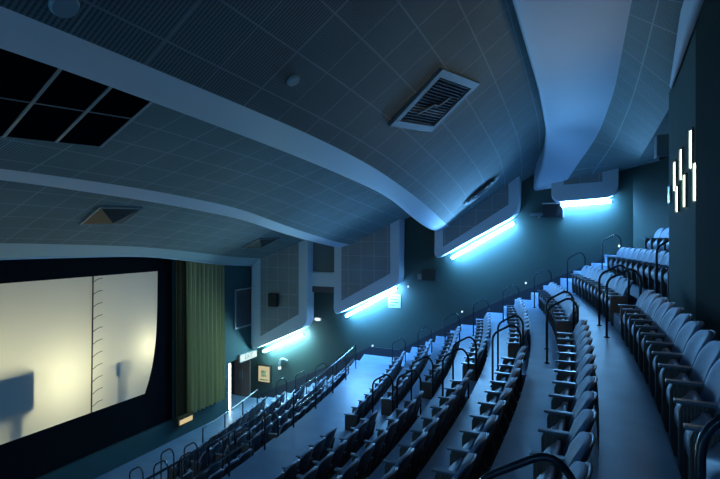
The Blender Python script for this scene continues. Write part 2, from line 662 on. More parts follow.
def wall_panel(outer, inner, lab, side):
    """outer: TL, BL, BR, TR in (x, z); inner: the tiled inset; side +1 far wall, -1 near wall"""
    fy = PFY if side > 0 else 2 * CY - PFY
    wy = FARW if side > 0 else NEARW
    t = thing('acoustic_panel', lab, 'wall panel', V(outer[1][0], wy, outer[1][1]))
    org = t.location
    pl = fillet([(x, 0, z) for x, z in outer], [0, 0.28, 0.38, 0])
    bm = bmesh.new()
    pts = [V(p.x, fy, p.z) - org for p in pl]
    n = len(pts)
    f = [bm.verts.new(p) for p in pts]
    # softly chamfered rim, then sides back to the wall
    k = [bm.verts.new(Vector((p.x, 0.0, p.z))) for p in pts]
    bm.faces.new(f)
    bm.faces.new(list(reversed(k)))
    for i in range(n):
        bm.faces.new((f[i], f[(i + 1) % n], k[(i + 1) % n], k[i]))
    es = [e for e in bm.edges if all(abs(v.co.y - (fy - wy)) < 1e-5 for v in e.verts)]
    bmesh.ops.bevel(bm, geom=es, offset=0.06, segments=3, profile=0.5, affect='EDGES')
    link('panel_frame', bm, M['panel_frame'], t)
    bm = bmesh.new()
    uvl = bm.loops.layers.uv.verify()
    s = -side
    vv = [bm.verts.new(V(x, fy + s * 0.012, z) - org) for x, z in inner]
    ff = bm.faces.new(vv)
    for l, (x, z) in zip(ff.loops, inner):
        l[uvl].uv = (x + 20, z + 20)
    r = bmesh.ops.extrude_face_region(bm, geom=[ff])
    for v in [g for g in r['geom'] if isinstance(g, bmesh.types.BMVert)]:
        v.co.y += side * 0.010
    link('tiled_inset', bm, M['wall_tiles'], t)
    return t


def tube_lamp(x0, z0, x1, z1, lab, side, m='tube'):
    y = 18.86 if side > 0 else 2 * CY - 18.86
    t = thing('tube_light', lab, 'lamp', V((x0 + x1) / 2, y, (z0 + z1) / 2), group=None)
    org = t.location
    bm = bmesh.new()
    tube(bm, [V(x0, y, z0) - org, V(x1, y, z1) - org], 0.055, 10)
    link('tube', bm, M[m], t, smooth=True)
    d = (V(x1, y, z1) - V(x0, y, z0)).normalized()
    bm = bmesh.new()
    for e, s in ((V(x0, y, z0), -1), (V(x1, y, z1), 1)):
        tube(bm, [e - org, e - org + d * (0.06 * s)], 0.06, 10)
    link('end_cap', bm, M['white'], t)
    return t


PANELS = [
    # outer TL BL BR TR ; inner ; lamp ; names
    ([(-1.15, 2.6), (-1.12, 1.24), (0.98, 1.36), (1.02, 3.0)], [(-0.72, 2.35), (-0.72, 1.85), (0.50, 1.90), (0.50, 2.6)],
     (-0.80, 1.14, 0.78, 1.24), 'short pale panel with level bottom edge beside the rear corner',
     'glowing level tube under the short panel by the rear corner'),
    ([(-5.42, 1.3), (-5.42, -0.90), (-2.23, 0.86), (-2.20, 3.0)], [(-5.07, 1.1), (-5.07, -0.38), (-2.60, 1.20), (-2.60, 2.6)],
     (-4.78, -0.82, -2.45, 0.53), 'pale framed tiled panel third from the screen, narrow and steeply slanted',
     'glowing slanted tube under the third wall panel from the screen'),
    ([(-9.9, 0.8), (-9.9, -3.40), (-6.90, -1.93), (-6.86, 1.9)], [(-9.52, 0.6), (-9.52, -2.73), (-7.28, -1.49), (-7.28, 1.5)],
     (-9.42, -3.42, -7.1, -2.13), 'tall pale framed tiled panel second from the screen with slanted bottom',
     'glowing slanted tube under the second wall panel from the screen'),
    ([(-14.30, -0.5), (-14.30, -5.34), (-11.25, -3.98), (-11.2, 0.9)], [(-13.75, -0.6), (-13.75, -4.62), (-11.68, -3.46), (-11.68, 0.7)],
     (-13.75, -5.38, -11.62, -4.40), 'tallest pale tiled panel beside the front wall with speaker on it',
     'glowing slanted tube under the tall panel beside the front wall'),
]
for po, pi_, lamp, l1, l2 in PANELS:
    wall_panel(po, pi_, l1, 1)
    tube_lamp(*lamp, l2, 1, 'tube_green' if lamp[0] < -13 else 'tube')

for po, pi_, lamp, l1, l2 in PANELS[:3]:      # unseen near-wall copies of these lamps, added and dimmed to fill the near seats
    wall_panel(po, pi_, 'near-wall ' + l1, -1)
    tube_lamp(*lamp, l2.replace('glowing', 'added unseen dim near-wall'), -1, 'tube_fill')

# recess between the two front panels: grey board over a pale sill
t = thing('wall_niche', 'recessed grey board with pale sill between the two tallest wall panels', 'wall niche', V(-10.6, FARW, -2.6))
org = t.location
bm = bmesh.new()
box(bm, V(-11.3, FARW - 0.10, -1.55) - org, V(-9.85, FARW - 0.005, 0.4) - org, 0.01)
link('board', bm, M['vent'], t)
bm = bmesh.new()
box(bm, V(-11.3, FARW - 0.28, -2.20) - org, V(-9.85, FARW - 0.005, -1.56) - org, 0.03)
link('sill', bm, M['panel_frame'], t)
bm = bmesh.new()
box(bm, V(-11.3, FARW - 0.16, -2.48) - org, V(-9.85, FARW - 0.005, -2.21) - org, 0.02)
link('ledge', bm, M['end'], t)

# ------------------------------------------------------------------ ceiling fixtures


def ceil_frame(n, x, y, turn):
    """matrix of a fitting on section n: local x runs along the room, y up the slope, z into the room"""
    def at(xx, yy):
        b, c = smooth_table(BOR[n], yy), smooth_table(REAR[n], yy)
        t = (xx - b[0]) / (c[0] - b[0])
        return V(xx, yy, b[1] + (c[1] - b[1]) * t)
    p = at(x, y)
    vx = (at(x + 0.3, y) - p).normalized()
    vy = (at(x, y + 0.3) - p).normalized()
    nz = vy.cross(vx).normalized()
    if nz.z > 0:
        nz = -nz
    vx = (vx - nz * vx.dot(nz)).normalized()
    uy = nz.cross(vx)
    a, b = uy, vx
    m = Matrix(((a.x, b.x, nz.x, p.x), (a.y, b.y, nz.y, p.y), (a.z, b.z, nz.z, p.z), (0, 0, 0, 1)))
    if m.to_3x3().determinant() < 0:
        a = -a
        m = Matrix(((a.x, b.x, nz.x, p.x), (a.y, b.y, nz.y, p.y), (a.z, b.z, nz.z, p.z), (0, 0, 0, 1)))
    return m @ Matrix.Rotation(turn, 4, 'Z')


def fitting(name, label, cat, n, x, y, turn, group=None):
    t = thing(name, label, cat, group=group)
    t.matrix_world = ceil_frame(n, x, y, turn)
    return t


def ring_frame(w, h, b, z0, z1):
    bm = bmesh.new()
    box(bm, (-w, -h, z0), (w, -h + b, z1), 0.008)
    box(bm, (-w, h - b, z0), (w, h, z1), 0.008)
    box(bm, (-w, -h + b, z0), (-w + b, h - b, z1), 0.008)
    box(bm, (w - b, -h + b, z0), (w, h - b, z1), 0.008)
    return bm


# six black boards between pale bars
t = fitting('black_board_recess', 'black recess of six boards between pale bars in the middle ceiling section', 'ceiling recess', 3, -6.1, 4.02, math.radians(11))
CW, CH = 0.64, 0.99
for i in range(3):
    for j in range(2):
        bm = bmesh.new()
        box(bm, ((i - 1.5) * CW + 0.02, (j - 1) * CH + 0.012, 0.004), ((i - 0.5) * CW - 0.02, j * CH - 0.012, 0.03))
        link('black_board', bm, M['black_panel'], t)
for i in range(4):
    bm = bmesh.new()
    box(bm, ((i - 1.5) * CW - 0.02, -CH, 0.004), ((i - 1.5) * CW + 0.02, CH, 0.045))
    link('pale_bar', bm, M['rim'], t)
for j in range(3):
    bm = bmesh.new()
    box(bm, (-1.5 * CW, (j - 1) * CH - 0.01, 0.004), (1.5 * CW, (j - 1) * CH + 0.01, 0.038))
    link('thin_bar', bm, M['vent'], t)

# big slatted vent
t = fitting('ceiling_vent', 'large dark slatted vent with wide pale frame in nearest ceiling section', 'vent', 2, -2.52, 8.68, math.radians(12))
link('frame', ring_frame(0.82, 0.66, 0.15, 0.0, 0.06), M['vent'], t)
bm = bmesh.new()
box(bm, (-0.69, -0.53, 0.003), (0.69, 0.53, 0.012))
link('dark_back', bm, M['black'], t)
for i in range(16):
    y = -0.47 + i * 0.0627
    bm = bmesh.new()
    box(bm, (-0.67, y - 0.008, 0.013), (0.67, y + 0.008, 0.045))
    link('slat', bm, M['vent'] if 2 < i < 6 else M['stringer'], t)
bm = bmesh.new()
tube(bm, round_path([(-0.30, -0.30, 0.05), (-0.05, 0.0, 0.06), (0.10, -0.05, 0.06), (0.25, 0.2, 0.05)], 0.1), 0.02, 6)
link('loose_cable', bm, M['vent'], t)

# round diffuser near the far wall
t = fitting('round_diffuser', 'round dark ceiling diffuser close to the far wall above third panel', 'vent', 2, -3.30, 16.95, 0)
t.scale = (0.62, 1.0, 1.0)
for r0, r1 in ((0.74, 0.62), (0.50, 0.42), (0.30, 0.22)):
    bm = bmesh.new()
    bmesh.ops.create_circle(bm, segments=32, radius=r0, cap_ends=False)
    o0 = [v for v in bm.verts]
    o1 = [bm.verts.new((v.co.x * r1 / r0, v.co.y * r1 / r0, 0.03)) for v in o0]
    for v in o0:
        v.co.z = 0.06
    for i in range(32):
        bm.faces.new((o0[i], o0[(i + 1) % 32], o1[(i + 1) % 32], o1[i]))
    link('cone_ring', bm, M['vent'] if r0 > 0.6 else M['dark'], t, smooth=True)
bm = bmesh.new()
bmesh.ops.create_circle(bm, segments=32, radius=0.66, cap_ends=True)
for v in bm.verts:
    v.co.z = 0.006
link('dark_back', bm, M['black'], t)


def diffuser(label, x, y, turn, w=0.55):
    t = fitting('square_diffuser', label, 'vent', 4, x, y, turn)
    link('frame', ring_frame(w, w, 0.035, 0.0, 0.05), M['rim'], t)
    bm = bmesh.new()
    c = [bm.verts.new(p) for p in ((-w + 0.03, -w + 0.03, 0.03), (w - 0.03, -w + 0.03, 0.03), (w - 0.03, w - 0.03, 0.03), (-w + 0.03, w - 0.03, 0.03))]
    k = bm.verts.new((0, 0, 0.22))
    for i in range(4):
        bm.faces.new((c[i], c[(i + 1) % 4], k))
    link('pyramid_cone', bm, M['dark'], t)


diffuser('square diffuser with dark pyramid centre in the front ceiling, nearer the screen middle', -10.98, 8.58, math.radians(10))
diffuser('square dark diffuser in the front ceiling near far wall', -11.87, 16.05, math.radians(10))
for n, x, y, r, lab in ((2, -3.31, 5.14, 0.09, 'small pale disc on nearest ceiling section between tiles'), (2, -3.62, 2.42, 0.11, 'larger pale ceiling disc at the top left corner of the picture')):
    t = fitting('ceiling_disc', lab, 'ceiling disc', n, x, y, 0)
    bm = bmesh.new()
    bmesh.ops.create_cone(bm, cap_ends=True, segments=20, radius1=r, radius2=r * 0.85, depth=0.03, matrix=Matrix.Translation((0, 0, 0.017)))
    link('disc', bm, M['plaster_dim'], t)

# grey box hung on a dark pipe beside the booth corner
t = thing('hung_box', 'grey box on dark bent pipe hanging beside the booth corner', 'bracket', V(1.45, 11.5, 2.44))
org = t.location
bm = bmesh.new()
box(bm, V(1.28, 11.35, 1.62) - org, V(1.52, 11.75, 2.05) - org, 0.015)
link('grey_box', bm, M['vent'], t)
bm = bmesh.new()
tube(bm, round_path([V(1.56, 11.5, 2.42) - org, V(1.56, 11.5, 1.66) - org, V(1.34, 11.5, 1.58) - org], 0.06), 0.035, 8)
link('pipe', bm, M['dark'], t, smooth=True)

# ------------------------------------------------------------------ cinema seats


def superellipse(w, h0, h1, n=22, p=3.2):
    """rounded-top outline in (y, z): flat bottom edge at h0"""
    pts = [(-w * 0.86, h0), (w * 0.86, h0)]
    top = []
    for i in range(n + 1):
        a = PI * i / n
        c, s = math.cos(a), math.sin(a)
        y = w * (abs(c) ** (2 / p)) * (1 if c >= 0 else -1)
        z = (h1 - h0) * 0.55 + h0 + (h1 - h0) * 0.45 * (abs(s) ** (2 / p))
        top.append((y, z))
    return pts + top


def back_x(y, z):
    """leaning, barrelled back: x of the front face (edges wrap forward)"""
    return 0.22 + (z - 0.40) * 0.34 - 0.75 * y * y


def make_backrest(thick, off, w, h0, h1, bev):
    bm = bmesh.new()
    out = superellipse(w, h0, h1)
    # grid of columns so that the curve shows: triangulate by columns of y
    ny, nz = 10, 7
    ytop = {}

    def top_at(y):
        best = h0
        for (a, b), (c, d) in zip(out[2:], out[3:]):
            if min(a, c) - 1e-9 <= y <= max(a, c) + 1e-9:
                tt = 0 if abs(c - a) < 1e-9 else (y - a) / (c - a)
                best = max(best, b + tt * (d - b))
        return best
    F, B = [], []
    for i in range(ny + 1):
        s = -1 + 2 * i / ny
        y = w * math.sin(s * PI / 2) * 0.998
        zt = top_at(y)
        fr, bk = [], []
        for j in range(nz + 1):
            z = h0 + (zt - h0) * j / nz
            yy = y * (0.90 + 0.10 * min(1, (z - h0) / (h1 - h0) * 2))
            edge = 1 - max(abs(s) ** 6, (j / nz) ** 8)
            fr.append(bm.verts.new((back_x(yy, z) + off - bev * edge, yy, z)))
            bk.append(bm.verts.new((back_x(yy, z) + off + thick, yy, z)))
        F.append(fr)
        B.append(bk)
    for i in range(ny):
        for j in range(nz):
            bm.faces.new((F[i][j], F[i][j + 1], F[i + 1][j + 1], F[i + 1][j]))
            bm.faces.new((B[i][j], B[i + 1][j], B[i + 1][j + 1], B[i][j + 1]))
        bm.faces.new((F[i][nz], B[i][nz], B[i + 1][nz], F[i + 1][nz]))
        bm.faces.new((F[i][0], F[i + 1][0], B[i + 1][0], B[i][0]))
    for j in range(nz):
        bm.faces.new((F[0][j], B[0][j], B[0][j + 1], F[0][j + 1]))
        bm.faces.new((F[ny][j], F[ny][j + 1], B[ny][j + 1], B[ny][j]))
    return bm


def make_cushion():
    """folded-up seat: a fat rounded slab whose bulging underside looks forward"""
    bm = bmesh.new()
    ny, nz = 8, 9
    F, B = [], []
    for i in range(ny + 1):
        s = -1 + 2 * i / ny
        fr, bk = [], []
        for j in range(nz + 1):
            t = j / nz
            z = 0.24 + 0.33 * t
            w = 0.205 * (1 - 0.10 * (2 * t - 1) ** 4)
            y = w * s
            x0 = 0.17 - 0.02 * t
            bul = 0.15 * (1 - abs(2 * t - 0.85) ** 2.4 * 0.75) * (1 - 0.25 * abs(s) ** 4)
            fr.append(bm.verts.new((x0 - max(0.02, bul), y, z)))
            bk.append(bm.verts.new((x0 + 0.02, y, z)))
        F.append(fr)
        B.append(bk)
    for i in range(ny):
        for j in range(nz):
            bm.faces.new((F[i][j], F[i][j + 1], F[i + 1][j + 1], F[i + 1][j]))
            bm.faces.new((B[i][j], B[i + 1][j], B[i + 1][j + 1], B[i][j + 1]))
        bm.faces.new((F[i][nz], B[i][nz], B[i + 1][nz], F[i + 1][nz]))
        bm.faces.new((F[i][0], F[i + 1][0], B[i + 1][0], B[i][0]))
    for j in range(nz):
        bm.faces.new((F[0][j], B[0][j], B[0][j + 1], F[0][j + 1]))
        bm.faces.new((F[ny][j], F[ny][j + 1], B[ny][j + 1], B[ny][j]))
    return bm


def side_bm(y, t=0.028, h=0.585):
    bm = bmesh.new()
    prof = [(0.03, 0.0), (0.0, 0.12), (0.0, h - 0.05), (0.02, h), (0.33, h), (0.26, 0.30), (0.36, 0.04), (0.36, 0.0)]
    prism(bm, [Vector((x, y - t, z)) for x, z in prof], (0, 0, 0), (0, 2 * t, 0))
    return bm


def arm_bm(y):
    bm = bmesh.new()
    box(bm, (-0.03, y - 0.034, 0.586), (0.335, y + 0.034, 0.612), 0.009)
    return bm


SP = 0.54                        # seat spacing along a row
proto = thing('cinema_chair', 'x', 'seat')
bm = make_backrest(0.045, 0.0, 0.262, 0.38, 0.90, 0.022)
b_ = link('backrest', bm, M['fabric'], proto, smooth=True)
bm = make_backrest(0.022, 0.046, 0.266, 0.30, 0.905, 0.0)
link('back_shell', bm, M['shell'], proto, smooth=True)
link('folded_seat', make_cushion(), M['cushion'], proto, smooth=True)
sd = link('side_panel', side_bm(SP / 2), M['side'], proto)
link('armrest', arm_bm(SP / 2), M['arm'], sd, smooth=False)
end_src = link('side_panel', side_bm(-SP / 2), M['side'])
end_arm = link('armrest', arm_bm(-SP / 2), M['arm'], end_src)
end_dark_me = link('side_panel', side_bm(SP / 2), M['end'])
end_dark2 = link('side_panel', side_bm(-SP / 2), M['end'])
CHILD = list(proto.children)
ARM = sd.children[0]
first_seat = [True]


def copy_child(src, parent):
    c = src.copy()
    C.objects.link(c)
    c.parent = parent
    for g in src.children:
        d = g.copy()
        C.objects.link(d)
        d.parent = c
    return c


CYAW, SYAW = math.cos(YAW), math.sin(YAW)


def in_frame(x, y, z, m=30):
    d = CYAW * y - SYAW * x
    if d < 0.4:
        return False
    px = 360 + FPX * (CYAW * x + SYAW * y) / d
    return -m < px < 720 + m


def in_frame2(x, y, z0, z1, m=70):
    d = CYAW * y - SYAW * x
    if d < 0.4:
        return False
    px = 360 + FPX * (CYAW * x + SYAW * y) / d
    py = 237.1 - FPX * z1 / d
    return -m < px < 720 + m and -m < py < 479 + m


def place_seat(off, y, z, label, group, first, last):
    r = R1 + off
    # tangential centre of the seat
    yc_ = y + SP / 2
    ph = math.asin((yc_ - CY) / r)
    x = CX + r * math.cos(ph)
    if not in_frame2(x + 0.4, yc_, z, z + 0.9):
        return
    if first_seat[0]:
        o = proto
        first_seat[0] = False
        ch = list(o.children)
    else:
        o = proto.copy()
        C.objects.link(o)
        ch = [copy_child(c, o) for c in CHILD]
    o.location = V(x, yc_, z)
    o.rotation_euler = (0, 0, ph)
    tag(o, label, 'seat', group)
    sides = [c for c in ch if c.name.startswith('side_panel')]
    if last:
        sides[0].data = end_dark_me.data
        sides[0]['label'] = 'brown ribbed end panel'
    if first:
        e = copy_child(end_src, o)
        e.data = end_dark2.data
        e['label'] = 'brown ribbed end panel'


ROWNAME = {-1: 'topmost short row behind the booth corner', 0: 'short row just behind the booth corner',
           1: 'row backed by the booth wall', 2: 'second row below the booth wall', 3: 'third row below the booth wall',
           4: 'fourth row below the booth', 5: 'fifth row below the booth', 6: 'sixth row below the booth',
           7: 'lowest row above the cross aisle'}
nseat = 12
ORD += ['fifteenth']
# near centre block: y 3.05 - 9.53
for k in range(1, 8):
    nk = nseat + (1 if k == 1 else 0)
    for i in range(nk):
        y = 9.55 - SP * (i + 1)
        place_seat(row_off(k), y, row_z(k), 'cinema seat %s from the far stair, centre block, %s' % (ORD[i], ROWNAME[k]),
                   'centre block seats', i == nk - 1, i == 0)
# far block: y 10.95 - 16.9
for k in range(-1, 8):
    for i in range(11):
        y = 10.98 + SP * i
        place_seat(row_off(k), y, row_z(k), 'cinema seat %s from the stair, far block, %s' % (ORD[i], ROWNAME[k]),
                   'far block seats', i == 0, i == 10)
FN = ['top', 'second', 'third', 'fourth', 'lowest']
for q in range(5):
    for i in range(11):
        y = 10.98 + SP * i
        place_seat(FOFF[q], y, FZ[q], 'cinema seat %s from the stair, far front block, %s row below the guard rail' % (ORD[i], FN[q]),
                   'far front block seats', i == 0, i == 10)
    for i in range(nseat):
        y = 9.55 - SP * (i + 1)
        place_seat(FOFF[q], y, FZ[q], 'cinema seat %s from the far stair, centre front block, %s row below cross aisle' % (ORD[i], FN[q]),
                   'centre front block seats', i == nseat - 1, i == 0)
for o in (end_src, end_arm, end_dark_me, end_dark2):
    bpy.data.objects.remove(o)

# ------------------------------------------------------------------ handrail hoops at the row ends


def hoop(off, y, z, label, group, w=0.52, h=1.22, dx=-0.20, hb=None):
    """inverted U in the plane of the slope: front foot on this row, rear foot one step up"""
    x0 = arc(off + dx, y)
    if not in_frame2(x0, y, z, z + h):
        return
    t = thing('handrail_hoop', label, 'handrail', V(x0, y, z), 0, group)
    zt = h
    foot = (hb if hb is not None else 0.0)
    p = round_path([(0, 0, 0), (0, 0, zt - 0.20), (w * 0.75, 0, zt + 0.03), (w, 0, zt - 0.12), (w, 0, foot)], 0.13, 5)
    bm = bmesh.new()
    tube(bm, p, 0.021, 8)
    link('bent_tube', bm, M['rail'], t, smooth=True)
    bm = bmesh.new()
    for q, zz in ((0, 0), (w, foot)):
        bmesh.ops.create_cone(bm, cap_ends=True, segments=12, radius1=0.05, radius2=0.045, depth=0.014,
                              matrix=Matrix.Translation((q, 0, zz + 0.007)))
    link('foot_plate', bm, M['rail'], t)


SHORT = {-1: 'topmost row behind the booth', 0: 'short row behind the booth', 1: 'row against the booth', 2: 'second row below booth',
         3: 'third row below booth', 4: 'fourth row below booth', 5: 'fifth row below booth', 6: 'sixth row below booth', 7: 'lowest row above cross aisle'}
for k in range(0, 8):
    hoop(row_off(k), 17.10, row_z(k), 'dark handrail hoop by the far wall at end of %s' % SHORT[k], 'hoops along the far wall', h=1.28, dx=-0.10)
for k in range(1, 6):
    hoop(row_off(k), 9.66, row_z(k), 'dark handrail hoop on near side of far stair, %s' % SHORT[k], 'hoops at the stair')
for k in range(0, 7):
    hoop(row_off(k), 10.88, row_z(k), 'dark handrail hoop on far side of stair, %s' % SHORT[k], 'hoops at the stair')
for k in (1, 2, 3):
    hoop(row_off(k), 2.36 if k == 1 else 2.66, row_z(k), 'thick dark handrail hoop close to camera at near end of %s' % SHORT[k], 'hoops close to the camera', dx=-0.09)
for q in range(5):
    if q < 4:
        hoop(FOFF[q], 17.10, FZ[q], 'dark handrail hoop by the far wall, %s row of front block' % FN[q], 'hoops along the far wall', h=1.34, dx=-0.12)
    hoop(FOFF[q], 9.66, FZ[q], 'dark handrail hoop on near side of front stair, %s row of front block' % FN[q], 'front stair hoops')
    hoop(FOFF[q], 10.88, FZ[q], 'dark handrail hoop on far side of front stair, %s row of front block' % FN[q], 'front stair hoops')

# ------------------------------------------------------------------ guard rails


def guard_rail(off, z, y0, y1, h, label, spans, mid=True, r=0.024, m='rail'):
    t = thing('guard_rail', label, 'railing', V(arc(off, (y0 + y1) / 2), (y0 + y1) / 2, z))
    org = t.location
    n = 14
    yy = [y0 + (y1 - y0) * i / n for i in range(n + 1)]
    bm = bmesh.new()
    tube(bm, [V(arc(off, y), y, z + h) - org for y in yy], r, 8)
    link('top_rail', bm, M[m], t, smooth=True)
    if mid:
        bm = bmesh.new()
        tube(bm, [V(arc(off, y), y, z + h * 0.5) - org for y in yy], r * 0.8, 8)
        link('middle_rail', bm, M[m], t, smooth=True)
    for i in range(spans + 1):
        y = y0 + (y1 - y0) * i / spans
        bm = bmesh.new()
        tube(bm, [V(arc(off, y), y, z) - org, V(arc(off, y), y, z + h) - org], r, 8)
        link('post', bm, M['rail'], t, smooth=True)


guard_rail(-7.46, row_z(7), 11.0, 16.9, 0.92, 'dark guard rail along the far cross aisle above the front seats', 4)
guard_rail(-7.46, row_z(7), 2.7, 9.55, 0.92, 'dark guard rail along the nearer cross aisle above the front seats', 5)
guard_rail(-12.15, LOWZ, 13.0, 17.3, 1.15, 'pale-topped front guard rail between lowest seats and front floor', 3, mid=False, m='rim')
guard_rail(-12.15, LOWZ, 5.0, 9.6, 1.0, 'low front guard rail on the bottom left before the stage', 3, mid=False)

# ------------------------------------------------------------------ screen, masking, speakers behind it
t = thing('cinema_screen', 'large pale glowing cinema screen lit unevenly from behind', 'screen', V(FRONTX - 0.12, 6.18, -5.8))
org = t.location
bm = bmesh.new()
SX = FRONTX - 0.12
ytop, ybot, zt, zb = 13.25, 12.72, -1.27, -5.66
outline = []
for i in range(11):              # far edge: straight at the top, swept inwards at the bottom
    s = i / 10
    zz = zt + (zb - zt) * s
    outline.append((ytop - 0.05 * s - (ytop - ybot) * s ** 4, zz))
mir = [(2 * CY - y, z) for y, z in reversed(outline)]
full = outline + mir
bm.faces.new([bm.verts.new(V(SX, y, z) - org) for y, z in full])
link('screen_cloth', bm, M['screen'], t)
bm = bmesh.new()
tube(bm, [V(SX + 0.025, 10.62, zt) - org, V(SX + 0.025, 10.56, zb) - org], 0.022, 6)
for i in range(11):              # lacing hooks along the seam
    z = zt - 0.2 - i * 0.4
    tube(bm, round_path([V(SX + 0.025, 10.60, z) - org, V(SX + 0.025, 10.78, z + 0.10) - org, V(SX + 0.025, 10.95, z + 0.12) - org], 0.1), 0.011, 5)
link('laced_seam', bm, M['ink'], t)

# black masking round the screen (same plane, opening swept like the screen)
bm = bmesh.new()
A = [bm.verts.new(V(SX, y, z)) for y, z in full]
N = len(full)
cen = (CY, (zt + zb) / 2)
outp = []
for y, z in full:
    dy, dz = y - cen[0], z - cen[1]
    outp.append((y, z))
Bv = []
for i, (y, z) in enumerate(full):
    oy = SY1 - 0.004 if y > CY else SY0 + 0.004
    if i == 0 or i == N - 1:
        oz = 0.6
    elif i == 10 or i == 11:
        oz = -6.995
    else:
        oz = z
    Bv.append(bm.verts.new(V(SX, oy, oz)))
for i in range(N):
    j = (i + 1) % N
    bm.faces.new((A[i], A[j], Bv[j], Bv[i]))
r = bmesh.ops.extrude_face_region(bm, geom=bm.faces[:])
for g in r['geom']:
    if isinstance(g, bmesh.types.BMVert):
        g.co.x -= 0.02
tag(link('screen_masking', bm, M['black']), 'matte black masking framing the pale cinema screen', 'masking')


def horn_speaker(y0, y1, z0, z1, lab):
    t = thing('stage_speaker', lab, 'loudspeaker', V(SX - 0.06, (y0 + y1) / 2, z0))
    org = t.location
    bm = bmesh.new()
    box(bm, V(SX - 0.45, y0, z0) - org, V(SX - 0.06, y1, z1) - org, 0.02)
    link('cabinet', bm, M['dark'], t)
    bm = bmesh.new()
    bmesh.ops.create_cone(bm, cap_ends=True, segments=28, radius1=0.42, radius2=0.30, depth=0.05,
                          matrix=Matrix.Translation((-0.0, (y1 - y0) * 0.2, (z1 - z0) / 2)) @ Matrix.Rotation(PI / 2, 4, 'Y'))
    link('horn', bm, M['shell'], t)
    for y in (y0 + 0.3, y1 - 0.3):
        bm = bmesh.new()
        box(bm, V(SX - 0.35, y - 0.06, -7.0) - org, V(SX - 0.15, y + 0.06, z0) - org)
        link('stand', bm, M['dark'], t)


horn_speaker(6.6, 8.82, -4.93, -3.88, 'wide horn loudspeaker standing as a shadow behind the left of screen')
t = thing('stage_speaker', 'small box loudspeaker on a post seen as shadow behind the screen right', 'loudspeaker', V(SX - 0.06, 11.58, -7.0))
org = t.location
bm = bmesh.new()
box(bm, V(SX - 0.25, 11.42, -4.70) - org, V(SX - 0.06, 11.75, -4.28) - org, 0.01)
link('cabinet', bm, M['dark'], t)
bm = bmesh.new()
box(bm, V(SX - 0.18, 11.46, -7.0) - org, V(SX - 0.08, 11.66, -4.70) - org)
link('post', bm, M['dark'], t)

# ------------------------------------------------------------------ curtain at the far side of the screen


def curtain(y0, y1, z0, z1, folds, amp, x, seed):
    rnd = random.Random(seed)
    bm = bmesh.new()
    n = folds * 10
    ph = [rnd.uniform(-0.5, 0.5) for _ in range(folds + 2)]
    rows = []
    for j in range(9):
        s = j / 8
        z = z1 + (z0 - z1) * s
        r = []
        for i in range(n + 1):
            u = i / n
            a = u * folds * 2 * PI + ph[int(u * folds)] * 0.35 * math.sin(PI * ((u * folds) % 1))
            dx = amp * math.cos(a) * (0.8 + 0.25 * s) + 0.02 * math.sin(3 * a + 2 * s)
            r.append(V(x + dx, y0 + (y1 - y0) * u + 0.02 * s * math.sin(a * 0.5), z))
        rows.append(r)
    grid(bm, rows)
    return bm


t = thing('stage_curtain', 'gathered green-gold stage curtain hanging beside the screen', 'curtain', V(FRONTX + 0.1, 15.3, -7.0))
org = t.location.copy()
bm = curtain(14.35, 16.5, -6.98, -0.55, 9, 0.12, FRONTX + 0.14, 3)
bmesh.ops.translate(bm, verts=bm.verts[:], vec=-org)
link('gathered_cloth', bm, M['curtain'], t, smooth=True, recalc=False)
bm = curtain(13.86, 14.36, -7.0, -0.5, 2, 0.05, FRONTX + 0.12, 5)
bmesh.ops.translate(bm, verts=bm.verts[:], vec=-org)
o = link('edge_drape', bm, M['curtain_edge'], t, smooth=True, recalc=False)
o['label'] = 'dark brown edge drape'

# amber lit sign low on the curtain's near edge
t = thing('amber_sign', 'small lit amber sign box at the foot of the curtain', 'sign', V(FRONTX + 0.3, 14.2, -7.0))
org = t.location
bm = bmesh.new()
box(bm, V(FRONTX + 0.22, 13.82, -7.22) - org, V(FRONTX + 0.32, 14.62, -6.86) - org, 0.01)
link('sign_box', bm, M['curtain_edge'], t)
bm = bmesh.new()
box(bm, V(FRONTX + 0.321, 13.90, -7.17) - org, V(FRONTX + 0.329, 14.56, -6.99) - org)
link('lit_face', bm, M['goldsign'], t)

# framed dark poster on the front wall
t = thing('poster_case', 'dark framed poster with pale rim on front wall right of curtain', 'poster', V(FRONTX, 18.3, -4.2))
org = t.location
y0, y1, z0, z1 = 17.45, 19.02, -4.16, -2.36
bm = bmesh.new()
for a in (((y0, z0), (y1, z0 + 0.07)), ((y0, z1 - 0.07), (y1, z1)), ((y0, z0 + 0.07), (y0 + 0.07, z1 - 0.07)), ((y1 - 0.07, z0 + 0.07), (y1, z1 - 0.07))):
    box(bm, V(FRONTX + 0.005, a[0][0], a[0][1]) - org, V(FRONTX + 0.06, a[1][0], a[1][1]) - org, 0.008)
link('frame', bm, M['rim'], t)
bm = bmesh.new()
box(bm, V(FRONTX + 0.004, y0 + 0.06, z0 + 0.06) - org, V(FRONTX + 0.02, y1 - 0.06, z1 - 0.06) - org)
link('poster', bm, M['poster_dark'], t)

